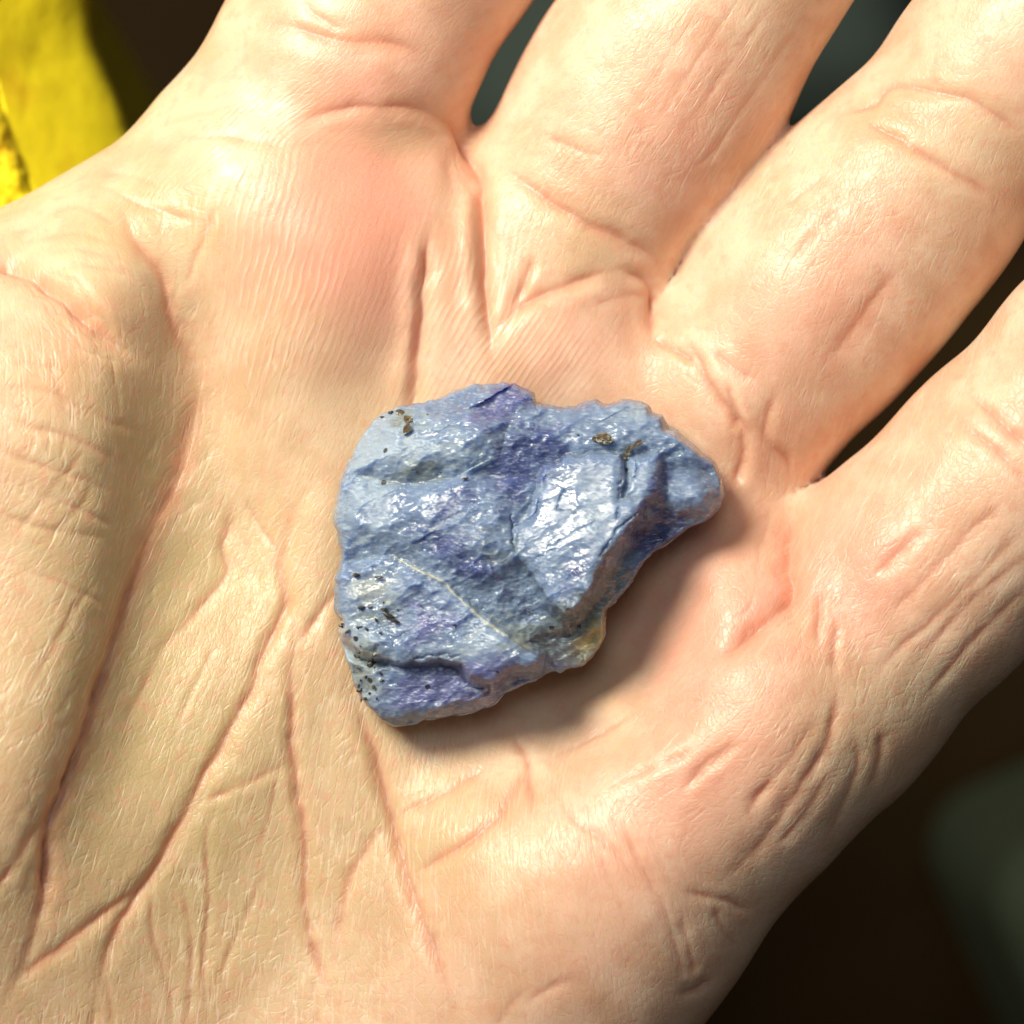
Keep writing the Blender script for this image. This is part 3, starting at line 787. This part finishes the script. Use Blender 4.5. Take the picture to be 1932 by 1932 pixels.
    deep = G([(1, (930, 490, 110, 70, 20)), (.9, (1060, 370, 110, 60, 10)), (.7, (880, 640, 60, 110)), (.8, (1570, 560, 45, 90, 20)), (1, (1560, 790, 130, 70, -20)), (.8, (720, 960, 130, 50, 20)), (.6, (640, 640, 120, 60, -30)),
              (.6, (1170, 1000, 60, 110, 20)), (.7, (1050, 1320, 90, 50)), (.6, (560, 840, 150, 60, 10))])
    vio = G([(1, (800, 240, 90, 55, -20)), (1, (880, 140, 60, 50)), (.45, (450, 1130, 110, 90)), (.5, (560, 1250, 150, 70, -30)), (1.1, (520, 1500, 200, 70, -14)), (1, (760, 1500, 120, 80, -30)), (.6, (1500, 900, 80, 90))])
    pale = G([(.8, (330, 330, 130, 110)), (.8, (250, 1050, 90, 60)), (1, (170, 1300, 80, 100)), (1, (220, 1480, 60, 90)), (.7, (200, 620, 150, 220)), (.5, (620, 380, 160, 90)), (.6, (1430, 240, 110, 50)), (.5, (1230, 640, 160, 150)), (.6, (830, 1180, 160, 60, 30)), (.7, (700, 1330, 150, 60, -20))])
    grey = G([(1, (430, 530, 110, 40, -10)), (1, (1300, 1080, 160, 70, -50)), (.9, (1050, 1270, 150, 80)), (.8, (1230, 1360, 80, 60)), (.7, (400, 260, 60, 60)), (.9, (220, 1440, 80, 120)), (.5, (800, 880, 120, 80)), (.6, (280, 1130, 90, 50))])
    yell = G([(1, (1285, 1240, 28, 50, 10)), (.9, (1235, 1310, 40, 26, -20)), (.35, (1250, 1400, 60, 30)), (.25, (230, 1060, 60, 40))])
    for nm, arr in (("deep", deep), ("violet", vio), ("pale", pale), ("grey", grey)):
        set_attr(me, nm, np.clip(arr * (1 + wob) + wob * .35, 0, 1))
    set_attr(me, "yellow", np.clip(yell * (1 + 1.5 * wob), 0, 1))
    set_attr(me, "vein", np.concatenate([vein.ravel(), np.zeros(len(xs) - vein.size)]))
    set_attr(me, "smoothness", np.concatenate([smoothm.ravel(), np.zeros(len(xs) - smoothm.size)]))
    return me

def stone_material():
    m, nt, b, N, L = new_mat("tanzanite")
    tc = node(nt, "ShaderNodeTexCoord")
    mp = node(nt, "ShaderNodeMapping"); mp.inputs["Rotation"].default_value = (0, 0, math.radians(25)); mp.inputs["Scale"].default_value = (1, 3.4, 1)
    L.new(tc.outputs["Object"], mp.inputs[0])
    def noise(scale, det=4, vec=None):
        n = node(nt, "ShaderNodeTexNoise"); n.inputs["Scale"].default_value = scale; n.inputs["Detail"].default_value = det
        L.new(vec or tc.outputs["Object"], n.inputs["Vector"]); return n.outputs[0]
    n1 = noise(420, 4); n2 = noise(1800, 3, mp.outputs[0])
    c = mixcol(nt, (0.10, 0.147, 0.285), (0.245, 0.332, 0.465), n1)
    def patchy(name, top):
        r = node(nt, "ShaderNodeMapRange"); r.interpolation_type = 'SMOOTHSTEP'; r.inputs[1].default_value = .22; r.inputs[2].default_value = .85; r.inputs[4].default_value = top
        L.new(math_n(nt, 'ADD', attr(nt, name), math_n(nt, 'MULTIPLY', math_n(nt, 'SUBTRACT', noise(700, 4, mp.outputs[0]), 0.5), 1.3)), r.inputs[0]); return r.outputs[0]
    c = mixcol(nt, c, (0.045, 0.06, 0.205), patchy("deep", 0.8))
    c = mixcol(nt, c, (0.115, 0.10, 0.30), patchy("violet", 0.62))
    c = mixcol(nt, c, (0.36, 0.44, 0.52), patchy("pale", 0.7))
    c = mixcol(nt, c, (0.16, 0.19, 0.175), patchy("grey", 0.7))
    c = mixcol(nt, c, (0.55, 0.45, 0.20), attr(nt, "yellow"))
    # pale frosting and tiny dark specks
    fr = node(nt, "ShaderNodeMapRange"); fr.inputs[1].default_value = .52; fr.inputs[2].default_value = .75; L.new(n2, fr.inputs[0])
    c = mixcol(nt, c, (0.50, 0.58, 0.68), math_n(nt, 'MULTIPLY', fr.outputs[0], 0.55))
    vo = node(nt, "ShaderNodeTexVoronoi"); vo.inputs["Scale"].default_value = 900; L.new(tc.outputs["Object"], vo.inputs["Vector"])
    sep = node(nt, "ShaderNodeSeparateColor"); L.new(vo.outputs["Color"], sep.inputs[0])
    sp = math_n(nt, 'MULTIPLY', math_n(nt, 'LESS_THAN', vo.outputs["Distance"], 0.22), math_n(nt, 'GREATER_THAN', sep.outputs[0], math_n(nt, 'SUBTRACT', 0.97, math_n(nt, 'MULTIPLY', attr(nt, "grey"), 0.30))))
    c = mixcol(nt, c, (0.02, 0.02, 0.02), math_n(nt, 'MULTIPLY', sp, 0.9))
    c = mixcol(nt, c, mixcol(nt, (0.30, 0.34, 0.33), (0.60, 0.57, 0.36), n1), math_n(nt, 'MULTIPLY', attr(nt, "vein"), 0.85))
    L.new(c, b.inputs["Base Color"])
    b.inputs["IOR"].default_value = 1.69
    b.inputs["Specular IOR Level"].default_value = 0.32
    b.inputs["Subsurface Weight"].default_value = 0.85
    b.inputs["Subsurface Radius"].default_value = (0.35, 0.5, 1.0)
    b.inputs["Subsurface Scale"].default_value = 0.0022
    n3 = noise(330, 3); pr = node(nt, "ShaderNodeMapRange"); pr.inputs[1].default_value = .40; pr.inputs[2].default_value = .62; pr.inputs[3].default_value = .17; pr.inputs[4].default_value = .48; L.new(n3, pr.inputs[0])
    ro = pr.outputs[0]; L.new(ro, b.inputs["Roughness"])
    # micro facets: each tiny cleavage step catches light its own way
    gn_ = node(nt, "ShaderNodeNewGeometry"); sx_ = node(nt, "ShaderNodeSeparateXYZ"); L.new(gn_.outputs["Normal"], sx_.inputs[0])
    fl_ = node(nt, "ShaderNodeMapRange"); fl_.inputs[1].default_value = .35; fl_.inputs[2].default_value = .85; fl_.inputs[3].default_value = .12; L.new(sx_.outputs[2], fl_.inputs[0]); flat = fl_.outputs[0]
    def vor(scale, amt):
        v = node(nt, "ShaderNodeTexVoronoi"); v.inputs["Scale"].default_value = scale; L.new(mp.outputs[0], v.inputs["Vector"])
        s1 = node(nt, "ShaderNodeVectorMath", operation='SUBTRACT'); L.new(v.outputs["Color"], s1.inputs[0]); s1.inputs[1].default_value = (.5, .5, .5)
        s2 = node(nt, "ShaderNodeVectorMath", operation='SCALE'); L.new(s1.outputs[0], s2.inputs[0]); 
        am = math_n(nt, 'MULTIPLY', math_n(nt, 'MULTIPLY', math_n(nt, 'SUBTRACT', 1.0, attr(nt, "smoothness")), amt), flat); L.new(am, s2.inputs["Scale"])
        return s2.outputs[0]
    geo = node(nt, "ShaderNodeNewGeometry")
    ad = node(nt, "ShaderNodeVectorMath", operation='ADD'); L.new(vor(1300, 0.28), ad.inputs[0]); L.new(vor(3300, 0.32), ad.inputs[1])
    bp = node(nt, "ShaderNodeBump"); bp.inputs["Strength"].default_value = 0.35; bp.inputs["Distance"].default_value = 0.00006; L.new(n2, bp.inputs["Height"])
    a2 = node(nt, "ShaderNodeVectorMath", operation='ADD'); L.new(bp.outputs[0], a2.inputs[0]); L.new(ad.outputs[0], a2.inputs[1])
    nn = node(nt, "ShaderNodeVectorMath", operation='NORMALIZE'); L.new(a2.outputs[0], nn.inputs[0])
    L.new(nn.outputs[0], b.inputs["Normal"])
    return m

stone_me = build_stone()
stone = add_obj("rough_gemstone", stone_me, stone_material(),
                label="rough blue-violet crystal with glossy broken faces lying in the palm", cat="gemstone")

# ------------------------------------------------------------------ grains set in the stone
def surf(u, v):
    z = stone_height(np.array([float(u)]), np.array([float(v)]))[0][0]
    return P(u, v, z)

def lump(seed, n=3):
    """small knobbly crystal grain, unit size"""
    import bmesh
    bm = bmesh.new(); bmesh.ops.create_icosphere(bm, subdivisions=n, radius=1.0)
    rng = np.random.default_rng(seed)
    dirs = rng.normal(size=(26, 3)); dirs /= np.linalg.norm(dirs, axis=1)[:, None]; cut = rng.uniform(.62, .95, 26)
    for vt in bm.verts:
        p = np.array(vt.co)
        s = min(1.0, float(np.min(np.where(dirs @ p > 0.05, cut / np.maximum(dirs @ p, 1e-3), 9))))
        vt.co = vt.co * s
    me = bpy.data.meshes.new("grain"); bm.to_mesh(me); bm.free()
    me.polygons.foreach_set("use_smooth", np.zeros(len(me.polygons), bool))
    return me

def grain_mats():
    m, nt, b, N, L = new_mat("pyrite"); tc = node(nt, "ShaderNodeTexCoord")
    nz = node(nt, "ShaderNodeTexNoise"); nz.inputs["Scale"].default_value = 2.4; nz.inputs["Detail"].default_value = 5; L.new(tc.outputs["Object"], nz.inputs["Vector"])
    L.new(mixcol(nt, (0.10, 0.085, 0.055), (0.85, 0.76, 0.55), nz.outputs[0]), b.inputs["Base Color"])
    b.inputs["Metallic"].default_value = 0.9; b.inputs["Roughness"].default_value = 0.36
    bp = node(nt, "ShaderNodeBump"); bp.inputs["Strength"].default_value = .7; bp.inputs["Distance"].default_value = .15; L.new(nz.outputs[0], bp.inputs["Height"]); L.new(bp.outputs[0], b.inputs["Normal"])
    m2, nt, b, N, L = new_mat("graphite"); tc = node(nt, "ShaderNodeTexCoord")
    nz = node(nt, "ShaderNodeTexNoise"); nz.inputs["Scale"].default_value = 2.0; L.new(tc.outputs["Object"], nz.inputs["Vector"])
    L.new(mixcol(nt, (0.012, 0.011, 0.010), (0.07, 0.055, 0.04), nz.outputs[0]), b.inputs["Base Color"]); b.inputs["Roughness"].default_value = 0.35
    return m, m2
PYR, GRA = grain_mats()
shapes_p = [lump(i, 2) for i in (1, 2, 3)]; shapes_g = [lump(i, 2) for i in (11, 12, 13, 14)]
for s in shapes_p: s.materials.append(PYR)
for s in shapes_g: s.materials.append(GRA)

def grain(name, shape, x, y, rx, ry, rz, ang):
    u, v = S(x, y); p = surf(u, v)
    o = bpy.data.objects.new(name, shape); COL.objects.link(o); o.parent = stone
    o.location = (p + np.array([0, 0, .7 * min(rx, ry) * MPX])) * .001; o.scale = (rx * MPX * .001, ry * MPX * .001, rz * MPX * .001)
    o.rotation_euler = (0.3 * math.sin(x), 0.3 * math.cos(y), math.radians(ang))
for i, (x, y, rx, ry, a) in enumerate([(1312, 364, 52, 36, -12), (1270, 362, 16, 15, 0), (1475, 382, 22, 16, 20), (1455, 398, 20, 14, 45), (1428, 415, 30, 17, 60), (1412, 445, 22, 16, -30), (410, 275, 34, 22, -40), (405, 320, 32, 24, 50), (375, 240, 28, 16, -20)]):
    grain("pyrite_grain", shapes_p[i % 3], x, y, rx, ry, min(rx, ry) * 1.1, a)
for i, (x, y, rx, ry, a) in enumerate([(170, 994, 20, 13, 0), (275, 1003, 26, 8, 0), (195, 1143, 22, 10, 5), (320, 1180, 34, 15, -25), (350, 1205, 26, 10, -20), (235, 1140, 14, 8, 0), (300, 1150, 18, 9, 0), (105, 1225, 18, 14, 10), (130, 1255, 18, 9, 40),
                                       (240, 1400, 26, 20, 30), (180, 1370, 12, 7, 0), (185, 1525, 18, 12, 20), (215, 1565, 14, 10, 0), (250, 1510, 10, 12, 0), (330, 240, 16, 9, 20), (290, 262, 12, 8, 0), (672, 548, 18, 8, 10), (470, 1135, 8, 5, 0),
                                       (968, 1160, 14, 5, -40), (450, 515, 10, 5, 0), (560, 520, 7, 5, 0), (1195, 345, 8, 5, 0)] + [(float(110 + 0.13 * (yy - 960) + 150 * rr), float(yy), 6 + 9 * aa, 5 + 5 * bb, 360 * cc) for yy, rr, aa, bb, cc in zip(*(lambda g: (g.uniform(1200, 1580, 26), g.random(26) ** 1.6, g.random(26), g.random(26), g.random(26)))(np.random.default_rng(3)))]):
    grain("dark_grain", shapes_g[i % 4], x, y, rx, ry, min(rx, ry) * .7, a)

# ================================================================== BACKGROUND THINGS
def build_sponge():
    """foam lump: porous lit top, flank falling away to the right, narrower foot on the floor"""
    top = [(-60, -420), (-40, -150), (-30, 0), (-8, 150), (24, 260), (58, 350), (92, 440), (120, 600), (0, 760), (-500, 760), (-760, 300), (-560, -420)]
    low = [(170, -420), (172, -150), (170, 0), (180, 80), (206, 145), (238, 225), (290, 400), (300, 640), (40, 800), (-480, 800), (-740, 300), (-500, -460)]
    n = 360
    def ring(poly):
        p = smooth_line(poly + poly[:1], 10)[:-1]
        i = np.linspace(0, len(p), n, endpoint=False); q = np.vstack([p, p[:1]])
        return np.stack([np.interp(i, np.arange(len(q)), q[:, k]) for k in (0, 1)], 1)
    A, Bq = ring(top), ring(low)
    c = np.array([-260., 150.])
    zt, zl = -24.0, -37.0
    rows = []
    for t in np.linspace(0.02, 1, 110):
        q = c + (A - c) * t
        z = zt + 1.2 * fbm(q[:, 0] / 38, q[:, 1] / 38, 9, 3) - 2.5 * t ** 14
        rows.append((q, z))
    for t in np.linspace(0, 1, 70)[1:]:
        q = A + (Bq - A) * (1 - (1 - t) ** 1.25) + 2.0 * fbm(A[:, :1] / 40 + t * 9, A[:, 1:] / 55, 4, 3) * (1 - .6 * t)
        rows.append((q, zt - 2.5 + (zl - zt) * t - 3 * t ** 20 + 0.5 * fbm(q[:, 0] / 90, q[:, 1] / 90, 19, 2)))
    V = [np.stack([(q[:, 0] - 966) * K * (H - z) / H, (966 - q[:, 1]) * K * (H - z) / H, z], 1) for q, z in rows]
    last = V[-1]; mid = last.mean(0)
    for zz, f in ((-46, .97), (-60, .90), (-90, .80), (-140, .68), (-220, .6), (-329, .58)):
        r = mid + (last - mid) * f + np.array([-16., 12., 0]) * (1 - f) * 2.4; r[:, 2] = zz; V.append(r)
    m = len(V); V = np.vstack(V)
    I = np.arange(m * n).reshape(m, n)
    q = np.stack([I[:-1], np.roll(I[:-1], -1, 1), np.roll(I[1:], -1, 1), I[1:]], -1).reshape(-1, 4)
    area = np.sum(A[:, 0] * np.roll(A[:, 1], -1) - np.roll(A[:, 0], -1) * A[:, 1])
    if area > 0: return make_mesh("sponge", V, [q, I[:1, ::-1], I[-1:]])
    return make_mesh("sponge", V, [q[:, ::-1], I[:1], I[-1:, ::-1]])

def sponge_mat():
    m, nt, b, N, L = new_mat("yellow_foam"); tc = node(nt, "ShaderNodeTexCoord")
    nz = node(nt, "ShaderNodeTexNoise"); nz.inputs["Scale"].default_value = 130; nz.inputs["Detail"].default_value = 6; L.new(tc.outputs["Object"], nz.inputs["Vector"])
    n2 = node(nt, "ShaderNodeTexNoise"); n2.inputs["Scale"].default_value = 420; n2.inputs["Detail"].default_value = 4; L.new(tc.outputs["Object"], n2.inputs["Vector"])
    mr = node(nt, "ShaderNodeMapRange"); mr.inputs[1].default_value = .52; mr.inputs[2].default_value = .72; L.new(nz.outputs[0], mr.inputs[0])
    c = mixcol(nt, (0.86, 0.68, 0.004), (0.66, 0.38, 0.003), mr.outputs[0])
    L.new(c, b.inputs["Base Color"]); b.inputs["Roughness"].default_value = 0.8
    bp = node(nt, "ShaderNodeBump"); bp.inputs["Strength"].default_value = .4; bp.inputs["Distance"].default_value = .0003; L.new(n2.outputs[0], bp.inputs["Height"]); L.new(bp.outputs[0], b.inputs["Normal"])
    return m
sponge = add_obj("yellow_foam_block", build_sponge(), sponge_mat(), label="bright yellow porous foam block behind the base of the thumb", cat="foam")

def soft_block(name, u, v, z, w, d, h, ang, col, label, cat, bev=14):
    """upholstered block with rounded edges and a slightly crowned top"""
    n = 28; s = np.linspace(-1, 1, n)
    V = []; faces = []
    def face(fn, k):
        o = len(V)
        for a in s:
            for b_ in s: V.append(fn(a, b_))
        for i in range(n - 1):
            for j in range(n - 1): faces.append([o + i * n + j, o + (i + 1) * n + j, o + (i + 1) * n + j + 1, o + i * n + j + 1])
    for fn in (lambda a, b_: (a, b_, 1), lambda a, b_: (b_, a, -1), lambda a, b_: (1, b_, -a), lambda a, b_: (-1, b_, a), lambda a, b_: (a, 1, -b_), lambda a, b_: (a, -1, b_)):
        face(fn, 0)
    V = np.array(V, float)
    half = np.array([w, d, h]) / 2
    p = V * half; core = np.clip(p, -(half - bev), half - bev); dv = p - core
    ln = np.linalg.norm(dv, axis=1, keepdims=True); p = np.where(ln > 1e-6, core + dv / np.maximum(ln, 1e-6) * np.minimum(ln, bev), p)
    p[:, 2] += np.where(V[:, 2] > 0, 4 * (1 - (V[:, 0] ** 2)) * (1 - V[:, 1] ** 2), 0)
    m, nt, b, N, L = new_mat(name + "_cloth"); tc = node(nt, "ShaderNodeTexCoord")
    nz = node(nt, "ShaderNodeTexNoise"); nz.inputs["Scale"].default_value = 60; nz.inputs["Detail"].default_value = 5; L.new(tc.outputs["Object"], nz.inputs["Vector"])
    L.new(mixcol(nt, tuple(.75 * c for c in col), tuple(1.2 * c for c in col), nz.outputs[0]), b.inputs["Base Color"]); b.inputs["Roughness"].default_value = .8
    me = make_mesh(name, p, [np.array(faces)])
    o = add_obj(name, me, m, label=label, cat=cat)
    q = P(u, v, z); o.location = (q[0] * .001, q[1] * .001, (q[2] - h / 2) * .001); o.rotation_euler = (0, 0, math.radians(ang))
    return o
soft_block("green_cushion", 2440, 1870, -230, 80, 80, 96, 24, (0.12, 0.155, 0.095), "dark green soft block standing on the brown floor below the palm's outer edge", "cushion")
soft_block("grey_cushion", 1260, -60, -230, 85, 60, 96, 10, (0.055, 0.078, 0.064), "dark grey green soft block on the floor seen between the fingers", "cushion")
